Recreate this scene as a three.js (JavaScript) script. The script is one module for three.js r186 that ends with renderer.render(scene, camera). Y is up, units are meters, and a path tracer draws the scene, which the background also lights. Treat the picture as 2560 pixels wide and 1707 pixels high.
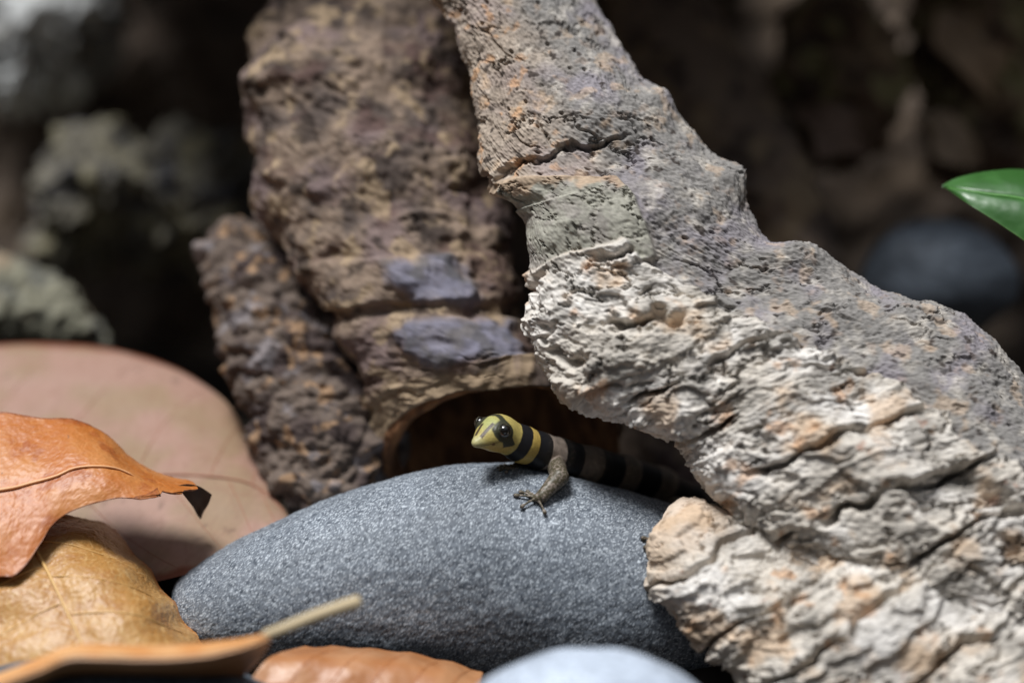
import * as THREE from 'three';

// ---------------------------------------------------------------- camera, sky, sun, exposure
const scene = new THREE.Scene();
const PITCH = 18 * Math.PI / 180, D = 0.53, W = 0.19, K = W / 2560, Y0 = 0.055;
const SP = Math.sin(PITCH), CP = Math.cos(PITCH);
const camera = new THREE.PerspectiveCamera(2 * Math.atan(W * 1707 / 2560 / 2 / D) * 180 / Math.PI, 1024 / 682, 0.02, 200);
camera.position.set(0, Y0 + D * SP, D * CP);
camera.lookAt(0, Y0, 0);
camera.focus = D - 0.004;
camera.userData.fStop = 4.2;

const SUN = new THREE.Vector3(-0.24, 1, 0.15).normalize();
{ // soft overcast daylight, brighter towards the zenith
  const w = 64, h = 32, a = new Float32Array(w * h * 4);
  for (let j = 0; j < h; j++) for (let i = 0; i < w; i++) {
    const el = ((j + 0.5) / h - 0.5) * Math.PI, s = Math.sin(el);
    const L = s > 0 ? 0.012 + 0.42 * s ** 3 : 0.01;
    const k = (j * w + i) * 4;
    a[k] = L * 0.92; a[k + 1] = L * 0.99; a[k + 2] = L * 1.1; a[k + 3] = 1;
  }
  const t = new THREE.DataTexture(a, w, h, THREE.RGBAFormat, THREE.FloatType);
  t.mapping = THREE.EquirectangularReflectionMapping; t.magFilter = THREE.LinearFilter; t.needsUpdate = true;
  scene.background = t; scene.environment = t;
}
const sun = new THREE.DirectionalLight(new THREE.Color(1.0, 0.992, 0.98), 3.0);
sun.position.copy(SUN).multiplyScalar(1.2);
sun.castShadow = true; sun.shadow.radius = 40; sun.shadow.mapSize.set(2048, 2048);
Object.assign(sun.shadow.camera, { left: -0.4, right: 0.4, top: 0.4, bottom: -0.4, near: 0.1, far: 3 });
scene.add(sun); scene.add(sun.target);
const renderer = new THREE.WebGLRenderer({ antialias: true });
renderer.setSize(1024, 682);
renderer.shadowMap.enabled = true;
renderer.toneMapping = THREE.LinearToneMapping;
renderer.toneMappingExposure = 1.5;

// ---------------------------------------------------------------- helpers
const MM = 0.001;
const V = (x, y, z) => new THREE.Vector3(x, y, z);
const clamp = (x, a = 0, b = 1) => x < a ? a : x > b ? b : x;
const sm = (a, b, x) => { const t = clamp((x - a) / (b - a)); return t * t * (3 - 2 * t); };
const mix = (a, b, t) => a + (b - a) * t;
const mix3 = (a, b, t) => [mix(a[0], b[0], t), mix(a[1], b[1], t), mix(a[2], b[2], t)];
function rng(seed) { let s = seed >>> 0; return () => { s = (s + 0x6D2B79F5) >>> 0; let t = Math.imul(s ^ (s >>> 15), 1 | s); t = (t + Math.imul(t ^ (t >>> 7), 61 | t)) ^ t; return ((t ^ (t >>> 14)) >>> 0) / 4294967296; }; }
// a point of the place, given in pixels of a 2560 wide view and millimetres in front of the gecko's plane
const FWD = V(0, SP, CP), UPI = V(0, CP, -SP);
function at(px, py, z = 0) {
  const d = (D - z * MM) / D, x = (px - 1280) * K * d, y = -(py - 853.5) * K * d, zz = z * MM;
  return V(x, Y0 + y * CP + zz * SP, -y * SP + zz * CP);
}
const E = 1.0884; // the full view was measured 2352 pixels wide
const aw = (px, py, z) => at(px * E, py * E, z);

const PERM = new Uint8Array(512);
{ const r = rng(77), p = [...Array(256).keys()]; for (let i = 255; i > 0; i--) { const j = Math.floor(r() * (i + 1)); [p[i], p[j]] = [p[j], p[i]]; } for (let i = 0; i < 512; i++) PERM[i] = p[i & 255]; }
function n3(x, y, z) {
  const X = Math.floor(x), Y = Math.floor(y), Z = Math.floor(z); x -= X; y -= Y; z -= Z;
  const xi = X & 255, yi = Y & 255, zi = Z & 255;
  const u = x * x * x * (x * (x * 6 - 15) + 10), v = y * y * y * (y * (y * 6 - 15) + 10), w = z * z * z * (z * (z * 6 - 15) + 10);
  const g = (h, a, b, c) => { h &= 15; const p = h < 8 ? a : b, q = h < 4 ? b : h === 12 || h === 14 ? a : c; return ((h & 1) ? -p : p) + ((h & 2) ? -q : q); };
  const A = PERM[xi] + yi, AA = PERM[A & 255] + zi, AB = PERM[(A + 1) & 255] + zi, B = PERM[(xi + 1) & 255] + yi, BA = PERM[B & 255] + zi, BB = PERM[(B + 1) & 255] + zi;
  return mix(mix(mix(g(PERM[AA & 255], x, y, z), g(PERM[BA & 255], x - 1, y, z), u), mix(g(PERM[AB & 255], x, y - 1, z), g(PERM[BB & 255], x - 1, y - 1, z), u), v),
    mix(mix(g(PERM[(AA + 1) & 255], x, y, z - 1), g(PERM[(BA + 1) & 255], x - 1, y, z - 1), u), mix(g(PERM[(AB + 1) & 255], x, y - 1, z - 1), g(PERM[(BB + 1) & 255], x - 1, y - 1, z - 1), u), v), w);
}
function fbm(x, y, z, o = 4) { let s = 0, a = 0.5; for (let i = 0; i < o; i++) { s += a * n3(x, y, z); x = x * 2.03 + 7.1; y = y * 2.03 + 3.7; z = z * 2.03 + 1.3; a *= 0.5; } return s; }
const ridged = (x, y, z, o = 3) => { let s = 0, a = 0.5; for (let i = 0; i < o; i++) { s += a * (1 - 2 * Math.abs(n3(x, y, z))); x = x * 2.1 + 5; y = y * 2.1 + 9; z = z * 2.1 + 2; a *= 0.5; } return s; };
const hash2 = (i, j, k) => { let h = Math.imul(i, 374761393) ^ Math.imul(j, 668265263) ^ Math.imul(k, 2147483647 ^ 0x5bd1e995); h = Math.imul(h ^ (h >>> 13), 1274126177); return ((h ^ (h >>> 16)) >>> 0) / 4294967296; };
const CELL = { e: 0, id: 0, f: 0, dx: 0, dy: 0 };
function cells(x, y, seed) { // 2-d cells: e is 0 on a joint, id tells the cell
  const X = Math.floor(x), Y = Math.floor(y); let f1 = 9, f2 = 9, id = 0, dx = 0, dy = 0;
  for (let j = -1; j <= 1; j++) for (let i = -1; i <= 1; i++) {
    const ax = X + i + 0.1 + 0.8 * hash2(X + i, Y + j, seed), ay = Y + j + 0.1 + 0.8 * hash2(X + i, Y + j, seed + 31);
    const d = Math.hypot(x - ax, y - ay);
    if (d < f1) { f2 = f1; f1 = d; id = hash2(X + i, Y + j, seed + 57); dx = x - ax; dy = y - ay; } else if (d < f2) f2 = d;
  }
  CELL.e = f2 - f1; CELL.id = id; CELL.f = f1; CELL.dx = dx; CELL.dy = dy; return CELL;
}
const used = {};
const numbered = (n) => { const k = used[n] = (used[n] ?? -1) + 1; return k ? `${n}_${String(k).padStart(3, '0')}` : n; };
function tag(o, label, category, group, kind) { o.userData.label = label; o.userData.category = category; if (group) o.userData.group = group; if (kind) o.userData.kind = kind; return o; }
function mesh(name, g, m, parent = scene) { const o = new THREE.Mesh(g, m); o.name = parent === scene ? numbered(name) : name; o.castShadow = o.receiveShadow = true; parent.add(o); return o; }
function thing(name, p) { const o = new THREE.Group(); o.name = numbered(name); if (p) o.position.copy(p); scene.add(o); return o; }
// geometry in world metres -> geometry round its own base point
function based(g) { g.computeBoundingBox(); const b = g.boundingBox, c = V((b.min.x + b.max.x) / 2, b.min.y, (b.min.z + b.max.z) / 2); g.translate(-c.x, -c.y, -c.z); return c; }
function place(name, g, m) { const c = based(g); const o = mesh(name, g, m); o.position.copy(c); return o; }
const MAT = (o) => new THREE.MeshPhysicalMaterial({ color: 0xffffff, vertexColors: true, roughness: 0.85, ...o });
const barkMat = MAT({ roughness: 0.92, specularIntensity: 0.35 });
const stoneMat = MAT({ roughness: 0.62, specularIntensity: 0.5 });
const L = (r, g, b) => [r, g, b].map((v) => { v /= 255; return v <= 0.04045 ? v / 12.92 : ((v + 0.055) / 1.055) ** 2.4; });

// a grid of points -> indexed mesh; rows nu, columns nv, columns may close on themselves
function gridGeometry(nu, nv, pos, col, closed, uv) {
  const g = new THREE.BufferGeometry(), n = closed ? nv : nv - 1, idx = new Uint32Array((nu - 1) * n * 6);
  let k = 0;
  for (let i = 0; i < nu - 1; i++) for (let j = 0; j < n; j++) {
    const a = i * nv + j, b = i * nv + (j + 1) % nv, c = a + nv, d = b + nv;
    idx[k++] = a; idx[k++] = b; idx[k++] = c; idx[k++] = b; idx[k++] = d; idx[k++] = c;
  }
  g.setAttribute('position', new THREE.BufferAttribute(pos, 3));
  if (col) g.setAttribute('color', new THREE.BufferAttribute(col, 3));
  if (uv) g.setAttribute('uv', new THREE.BufferAttribute(uv, 2));
  g.setIndex(new THREE.BufferAttribute(idx, 1)); g.computeVertexNormals();
  return g;
}
function spline(list, s) { // Catmull-Rom through rows of numbers
  const n = list.length - 1, i = Math.min(n - 1, Math.max(0, Math.floor(s))), t = s - i;
  const a = list[Math.max(0, i - 1)], b = list[i], c = list[i + 1], d = list[Math.min(n, i + 2)], o = new Array(b.length);
  for (let k = 0; k < b.length; k++) o[k] = 0.5 * (2 * b[k] + (c[k] - a[k]) * t + (2 * a[k] - 5 * b[k] + 4 * c[k] - d[k]) * t * t + (3 * b[k] - a[k] - 3 * c[k] + d[k]) * t * t * t);
  return o;
}
/* A sculpted body swept along stations. Station: [leftX, leftY, leftZ, rightX, rightY, rightZ, front depth, back depth, tilt];
   shape(q) gets q = {si, s, t, c, th, x, y, z (mm)} and returns the relief in mm; tint(q) the colour. */
function sculpt({ st, nu, nv, front = 0.72, shape, tint, square = 1, cap0 = true, cap1 = true }) {
  const rows = st.map((r) => { const a = aw(r[0], r[1], r[2]), b = aw(r[3], r[4], r[5]); return [a.x, a.y, a.z, b.x, b.y, b.z, r[6] * MM, (r[7] ?? r[6]) * MM, (r[8] ?? 0) * MM]; });
  const N = nu * nv, base = new Float32Array(N * 3), pos = new Float32Array(N * 3), col = new Float32Array(N * 3);
  const th = new Float32Array(nv), sis = new Float32Array(nu), ss = new Float32Array(nu);
  for (let j = 0; j < nv; j++) { const v = j / nv; th[j] = v < front ? -0.3 + (Math.PI + 0.6) * v / front : Math.PI + 0.3 + (Math.PI - 0.6) * (v - front) / (1 - front); }
  // stations spread evenly along the length
  const M = 400, cum = [0], sam = []; let prev = null;
  for (let i = 0; i <= M; i++) { const r = spline(rows, i / M * (rows.length - 1)), c = V((r[0] + r[3]) / 2, (r[1] + r[4]) / 2, (r[2] + r[5]) / 2); if (prev) cum.push(cum[i - 1] + c.distanceTo(prev)); prev = c; }
  for (let i = 0, k = 0; i < nu; i++) { const w = i / (nu - 1) * cum[M]; while (k < M - 1 && cum[k + 1] < w) k++; sis[i] = (k + (w - cum[k]) / Math.max(1e-9, cum[k + 1] - cum[k])) / M * (rows.length - 1); ss[i] = w * 1000; }
  const A = V(), C = V(), B = V(), P = V();
  for (let i = 0; i < nu; i++) {
    const r = spline(rows, sis[i]);
    C.set((r[0] + r[3]) / 2, (r[1] + r[4]) / 2, (r[2] + r[5]) / 2); A.set((r[3] - r[0]) / 2, (r[4] - r[1]) / 2, (r[5] - r[2]) / 2);
    B.copy(FWD).addScaledVector(A, -FWD.dot(A) / Math.max(1e-12, A.lengthSq())).normalize();
    const e0 = cap0 ? clamp(i / (nu * 0.012)) : 1, e1 = cap1 ? clamp((nu - 1 - i) / (nu * 0.012)) : 1, e = Math.sqrt(1 - (1 - Math.min(e0, e1)) ** 2);
    for (let j = 0; j < nv; j++) {
      let c = Math.cos(th[j]), s = Math.sin(th[j]);
      if (square !== 1) { c = Math.sign(c) * Math.abs(c) ** square; s = Math.sign(s) * Math.abs(s) ** square; }
      P.copy(C).addScaledVector(A, c * e).addScaledVector(B, (s > 0 ? r[6] : r[7]) * s * e).addScaledVector(UPI, r[8] * s * e);
      const k = (i * nv + j) * 3; base[k] = P.x; base[k + 1] = P.y; base[k + 2] = P.z;
    }
  }
  const q = {}, U = V(), T = V(), Nn = V();
  for (let i = 0; i < nu; i++) {
    const r = spline(rows, sis[i]), wd = Math.hypot(r[3] - r[0], r[4] - r[1], r[5] - r[2]) * 500;
    for (let j = 0; j < nv; j++) {
      const k = (i * nv + j) * 3, a = (Math.max(0, i - 2) * nv + j) * 3, b = (Math.min(nu - 1, i + 2) * nv + j) * 3, c = (i * nv + (j + nv - 1) % nv) * 3, d = (i * nv + (j + 1) % nv) * 3;
      U.set(base[b] - base[a], base[b + 1] - base[a + 1], base[b + 2] - base[a + 2]); T.set(base[d] - base[c], base[d + 1] - base[c + 1], base[d + 2] - base[c + 2]);
      Nn.crossVectors(T, U); if (Nn.lengthSq() < 1e-24) Nn.set(0, 0, 0); else Nn.normalize();
      q.si = sis[i]; q.s = ss[i]; q.th = th[j]; q.c = Math.cos(th[j]); q.t = th[j] * wd; q.wd = wd;
      q.x = base[k] * 1000; q.y = base[k + 1] * 1000; q.z = base[k + 2] * 1000;
      const h = shape(q) * MM; q.h = h;
      pos[k] = base[k] + Nn.x * h; pos[k + 1] = base[k + 1] + Nn.y * h; pos[k + 2] = base[k + 2] + Nn.z * h;
      const cc = tint(q); col[k] = cc[0]; col[k + 1] = cc[1]; col[k + 2] = cc[2];
    }
  }
  return gridGeometry(nu, nv, pos, col, true);
}
// ---------------------------------------------------------------- ground
const soil = new THREE.Group();
{
  const n = 260, S = 0.9, N = n * n, pos = new Float32Array(N * 3), col = new Float32Array(N * 3);
  for (let i = 0; i < n; i++) for (let j = 0; j < n; j++) {
    const f = (v) => { const t = (v / (n - 1)) * 2 - 1; return Math.sign(t) * Math.abs(t) ** 3 * 30 + t * S / 2; }; // fine near the middle, reaching far out
    const x = f(j), z = f(i) - 0.05, k = (i * n + j) * 3, X = x * 1000, Z = z * 1000;
    const near = 1 - sm(0.3, 0.7, Math.hypot(x, z));
    pos[k] = x; pos[k + 1] = (-1.5 + near * (fbm(X / 30, 0, Z / 30, 3) * 6 + fbm(X / 5, 4, Z / 5, 3) * 3)) * MM; pos[k + 2] = z;
    const v = 0.03 + 0.02 * fbm(X / 9, 1, Z / 9, 4); col[k] = v * 1.25; col[k + 1] = v; col[k + 2] = v * 0.8;
  }
  const g = gridGeometry(n, n, pos, col, false); const ix = g.index.array; for (let i = 0; i < ix.length; i += 3) { const t = ix[i]; ix[i] = ix[i + 1]; ix[i + 1] = t; }
  g.computeVertexNormals();
  const o = mesh('ground', g, barkMat); o.userData.kind = 'structure'; o.userData.label = 'dark damp soil under the stones and bark';
}
// ---------------------------------------------------------------- main branch of cork bark
const CREAM = L(198, 191, 181), WHITE = L(218, 214, 209), GREYW = L(150, 145, 138), TAN = L(196, 168, 138), ORANGE = L(190, 146, 106), DARK = L(58, 50, 46), GREYB = L(132, 129, 126), PURP = L(137, 132, 137), OLIVE = L(158, 156, 145), RUST = L(144, 98, 76);
const terrace = (f, a = 0.36, b = 0.64) => { const k = Math.floor(f); return k + sm(a, b, f - k); };
function corkRelief(s, t, x, y, z, seed, big = 1) { // fissured cork: ribs and broken ledges across the branch, deep cracks, fine bedding lines
  const wx = fbm(x / 12, y / 12, z / 12, 3), wy = fbm(x / 7 + 9, y / 7, z / 7, 3), fine = fbm(x / 1.1, y / 1.1, z / 1.1, 4);
  const S = s + 7 * wx + 0.5 * fine, T = t + 4 * wy + 0.5 * fine;
  const led = terrace(2.6 * fbm(S / 8, T / 16, seed + z / 40, 4) + 0.3 * fine, 0.42, 0.58), led2 = terrace(2.2 * fbm(S / 3 + 8, T / 5.5, seed + 3, 4) + 0.3 * fine, 0.4, 0.6);
  let h = 1.15 * led * big + 0.4 * led2 + 1.2 * fbm(x / 9, y / 9, z / 9, 2);
  const ph = S / (13 * big) + 0.3, k = Math.round(ph), fr = Math.abs(ph - k) * 13 * big, p1 = sm(-0.3, 0.1, n3(T / 12, k * 3.7, seed + 0.5));
  h += 2.2 * (hash2(k, 3, seed) - 0.5) - (1 - sm(0.2, 0.95, fr)) * 4.6 * p1;
  const c = cells(S / (5 * big) + 0.3 * fine, T / (7 * big) + 0.3 * fine, seed + 5), p2 = sm(-0.05, 0.3, n3(x / 7, y / 7 + 5, z / 7));
  h -= (1 - sm(0, 0.09, c.e)) * 1.6 * p2; h += 0.7 * (c.id - 0.5) * p2;
  const p3 = sm(-0.2, 0.2, n3(x / 11 + 3, y / 11, z / 11));
  h += p3 * (0.3 * n3(S * 0.95, T * 0.14, seed) + 0.32 * n3(S * 2.2, T * 0.25, seed + 4));
  h += 0.5 * fine + 0.2 * (ridged(x / 1.3, y / 1.3, z / 1.3, 3) - 0.4) + 0.45 * fbm(x * 2.1, y * 2.1, z * 2.1, 2);
  return h;
}
function corkTint(q, o = 0) {
  const { x, y, z } = q;
  let c = mix3(CREAM, WHITE, sm(-0.15, 0.3, fbm(x / 13 + o, y / 13, z / 13, 3)));
  c = mix3(c, GREYW, 0.75 * sm(0.0, 0.28, fbm(x / 8, y / 8 + 11 + o, z / 8, 4)));
  c = mix3(c, TAN, 0.65 * sm(0.06, 0.32, fbm(x / 9 + 21 + o, y / 9, z / 9, 4)));
  c = mix3(c, ORANGE, 0.6 * sm(0.2, 0.38, fbm(x / 6, y / 6, z / 6 + 40 + o, 4)));
  c = mix3(c, RUST, 0.6 * sm(0.36, 0.45, fbm(x / 4 + 60, y / 4, z / 4 + o, 3)));
  c = mix3(c, DARK, 0.8 * sm(0.34, 0.4, fbm(x / 3.4 + 5, y / 3.4 + 7, z / 3.4 + o, 3)));
  const g = 1 + 0.36 * fbm(x * 1.3, y * 1.3, z * 1.3, 3) + 0.2 * n3(x * 3.1, y * 3.1, z * 3.1);
  return [c[0] * g, c[1] * g, c[2] * g];
}
const bump = (q, si, c, r, h, ks = 9) => { const d = Math.hypot((q.si - si) * ks, (q.c - c) * q.wd * 0.9) / r; return h * Math.exp(-d * d); };
{
  const st = [[960, -110, -20, 1240, -130, -30, 11], [1000, -30, -15, 1310, -40, -26, 11], [1048, 60, -11, 1375, 45, -22, 11], [1082, 190, -7, 1455, 150, -17, 11], [1105, 300, -4, 1500, 235, -12, 10], [1130, 400, -2, 1590, 320, -9, 9], [1205, 485, 0, 1680, 410, -6, 9], [1236, 590, 2, 1745, 500, -4, 9], [1240, 720, 4, 1835, 556, -3, 9],
    [1305, 855, 6, 1960, 622, -3, 10], [1450, 945, 8, 2080, 692, -2, 11], [1590, 1000, 9, 2200, 758, -2, 12], [1680, 1105, 11, 2330, 850, -2, 13], [1790, 1210, 13, 2450, 960, -2, 14], [1910, 1330, 15, 2570, 1070, -2, 14], [2060, 1450, 16, 2700, 1190, -2, 14], [2210, 1600, 17, 2850, 1330, -2, 14]];
  const edge = (si) => si < 8 ? mix(-0.35, 0.02, clamp((si - 7.3) / 0.7)) : si < 12 ? mix(0.02, 0.2, (si - 8) / 4) : mix(0.2, 0.36, clamp((si - 12) / 3));
  const zones = (q) => {
    const wob = 0.22 * fbm(q.x / 7, q.y / 7, q.z / 7, 4), tt = q.th > 4 ? q.th - 6.283 : q.th;
    const cc = tt > Math.PI ? -1 : tt < 0 ? 1 : q.c;
    q.cork = sm(0.02, -0.05, cc - edge(q.si) + wob) * sm(7.0, 7.12, q.si + wob * 1.2 + 0.5 * (cc + 0.6));
    q.flake = sm(5.35, 5.42, q.si + wob * 0.5 - 0.5 * (cc + 0.5)) * sm(-0.06, -0.1, cc + wob * 0.3) * (1 - q.cork) * sm(0, 0.06, cc + 1.3) * sm(7.6, 7.5, q.si);
  };
  const g = sculpt({
    st, nu: 860, nv: 440, shape: (q) => {
      zones(q); const { x, y, z } = q;
      let h = 4.2 * fbm(x / 24, y / 24, z / 24, 2) + 1.8 * fbm(x / 9 + 4, y / 9, z / 9, 2);
      h += bump(q, 4.0, 0.95, 4.5, 3.2) + bump(q, 6.0, 1.0, 3.2, 3.6) + bump(q, 7.6, 0.93, 5, -1.8) + bump(q, 8.2, 0.85, 4, 1.6) + bump(q, 5.2, -1, 5, 1.8) - bump(q, 6.0, -1.0, 5, 1.4) + bump(q, 8.6, 0.45, 7, -2.4) + bump(q, 11.2, 0.97, 6, 2.2);
      if (q.cork > 0.001) h += q.cork * (3.6 + corkRelief(q.s, q.t, x, y, z, 3) * mix(1, 0.5, sm(2.9, 3.4, q.th)));
      { const w = 0.1 * fbm(x / 4, y / 4, z / 4, 3); h -= 4.2 * sm(12.95, 13.02, q.si + w) * sm(13.9, 13.6, q.si + w) * sm(-0.42, -0.36, q.c + w) * sm(0.1, -0.02, q.c + w) * (q.th < Math.PI ? 1 : 0); }
      const grey = 1 - q.cork;
      if (grey > 0.001) {
        const r = fbm(x / 1.4, y / 1.4, z / 1.4, 4);
        const cl = cells(q.s / 7 + 0.6 * r, q.t / 7 + 0.5 * fbm(x / 5, y / 5, z / 5, 2), 11), pres = sm(0.0, 0.3, n3(x / 12, y / 12 + 8, z / 12));
        let d = 0.5 * r + 0.55 * fbm(x * 1.6, y * 1.6, z * 1.6, 3) + 0.25 * (ridged(x / 1.4, y / 1.4, z / 1.4, 3) - 0.4) + 0.5 * terrace(1.8 * fbm(x / 8, y / 8, z / 8 + 5, 3)) + 0.35 * n3(q.s * 0.4, q.t * 1.7, 7) + 0.9 * fbm(q.s / 16, q.t / 5, 3, 3) - (1 - sm(0, 0.12, cl.e)) * 1.5 * pres + 0.7 * (cl.id - 0.5) * (1 - q.flake);
        const pit = cells(q.s / 3.1, q.t / 3.1, 23); if (pit.id > 0.9) d -= (1 - sm(0.05, 0.17, pit.f)) * 1.2;
        h += grey * (0.75 * d * (1 - 0.55 * q.flake) + 1.4 * q.flake);
        if (q.flake > 0) { const f = cells(q.s / 4.6 + r * 0.9, q.t / 4.2 + r * 0.7, 41); h += q.flake * (0.35 * terrace(2.2 * fbm(x / 5, y / 5, z / 5 + 9, 3)) - (1 - sm(0, 0.08, f.e)) * 0.9 * sm(0.05, 0.3, n3(x / 5, y / 5, z / 5))); }
        if (q.si > 3.9 && q.si < 5.9 && q.c < 0.4) { // a torn fissure runs across the upper part
          const f = q.si - 4.75 + 0.3 * q.c - 0.5 * fbm(x / 5, y / 5, z / 5, 3); h -= (1 - sm(0, 0.1, Math.abs(f))) * 2.2 * sm(0.4, 0.1, q.c) + sm(0.02, 0.12, f) * 0.9 * sm(1.2, 0.6, f) * sm(0.4, 0, q.c);
        }
      }
      return h;
    }, tint: (q) => {
      const { x, y, z } = q;
      let c = mix3(GREYB, PURP, sm(-0.05, 0.3, fbm(x / 11, y / 11, z / 11 + 3, 3)));
      const left = sm(0.1, -0.75, q.c + 0.5 * fbm(x / 6, y / 6, z / 6, 3));
      c = mix3(c, CREAM, 0.55 * sm(0.0, 0.35, fbm(x / 4 + 5, y / 4, z / 4, 4)));
      c = mix3(c, TAN, Math.min(1, left * 0.32 + 0.35 * sm(0.14, 0.3, fbm(x / 5 + 31, y / 5, z / 5, 4))));
      c = mix3(c, ORANGE, (0.12 + 0.5 * left) * sm(0.16, 0.32, fbm(x / 3.2, y / 3.2 + 17, z / 3.2, 4)));
      c = mix3(c, DARK, 0.85 * sm(0.27, 0.33, fbm(x / 2.6 + 2, y / 2.6, z / 2.6 + 70, 3)));
      const gr = 1 + 0.5 * fbm(x * 1.6, y * 1.6, z * 1.6, 3) + 0.26 * n3(x * 3.3, y * 3.3, z * 3.3);
      c = [c[0] * gr, c[1] * gr, c[2] * gr];
      if (q.flake > 0) { let f = mix3(OLIVE, GREYW, sm(0, 0.3, fbm(x / 4, y / 4, z / 4, 4))); f = mix3(f, ORANGE, 0.4 * sm(5.75, 5.55, q.si - 0.4 * (q.c + 0.5) + 0.6 * fbm(x / 3, y / 3, z / 3, 3))); c = mix3(c, f.map((v) => v * gr), q.flake); }
      return q.cork > 0 ? mix3(c, corkTint(q), q.cork) : c;
    },
  });
  tag(place('cork_bark_branch', g, barkMat), 'large pale grey and cream fissured cork bark branch leaning diagonally down to the right', 'bark');
}
// ---------------------------------------------------------------- pale bark piece in the lower right corner
{
  const st = [[1492, 1232, 13, 1552, 1150, 8, 2], [1500, 1290, 15, 1612, 1168, 6, 6], [1535, 1370, 18, 1740, 1205, 4, 9], [1600, 1440, 20, 1860, 1250, 5, 11], [1690, 1520, 22, 2020, 1250, 8, 12], [1740, 1640, 24, 2200, 1290, 12, 13], [1900, 1760, 25, 2380, 1380, 16, 13], [2100, 1860, 26, 2560, 1500, 18, 13], [2300, 1960, 26, 2750, 1620, 18, 13]];
  const g = sculpt({
    st, nu: 420, nv: 300, shape: (q) => 4 * fbm(q.x / 20 + 5, q.y / 20, q.z / 20, 3) + 0.85 * corkRelief(q.s, q.t, q.x, q.y, q.z, 91, 1.1) * clamp(q.s / 9, 0.55, 1),
    tint: (q) => { const c = corkTint(q, 13); return mix3(c, TAN, 0.6 * sm(12, 2, q.s + 5 * fbm(q.x / 4, q.y / 4, q.z / 4, 3))); },
  });
  tag(place('cork_bark_piece', g, barkMat), 'whitish broken bark piece with a tan torn end beside the grey stone, lower right', 'bark');
}
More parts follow.
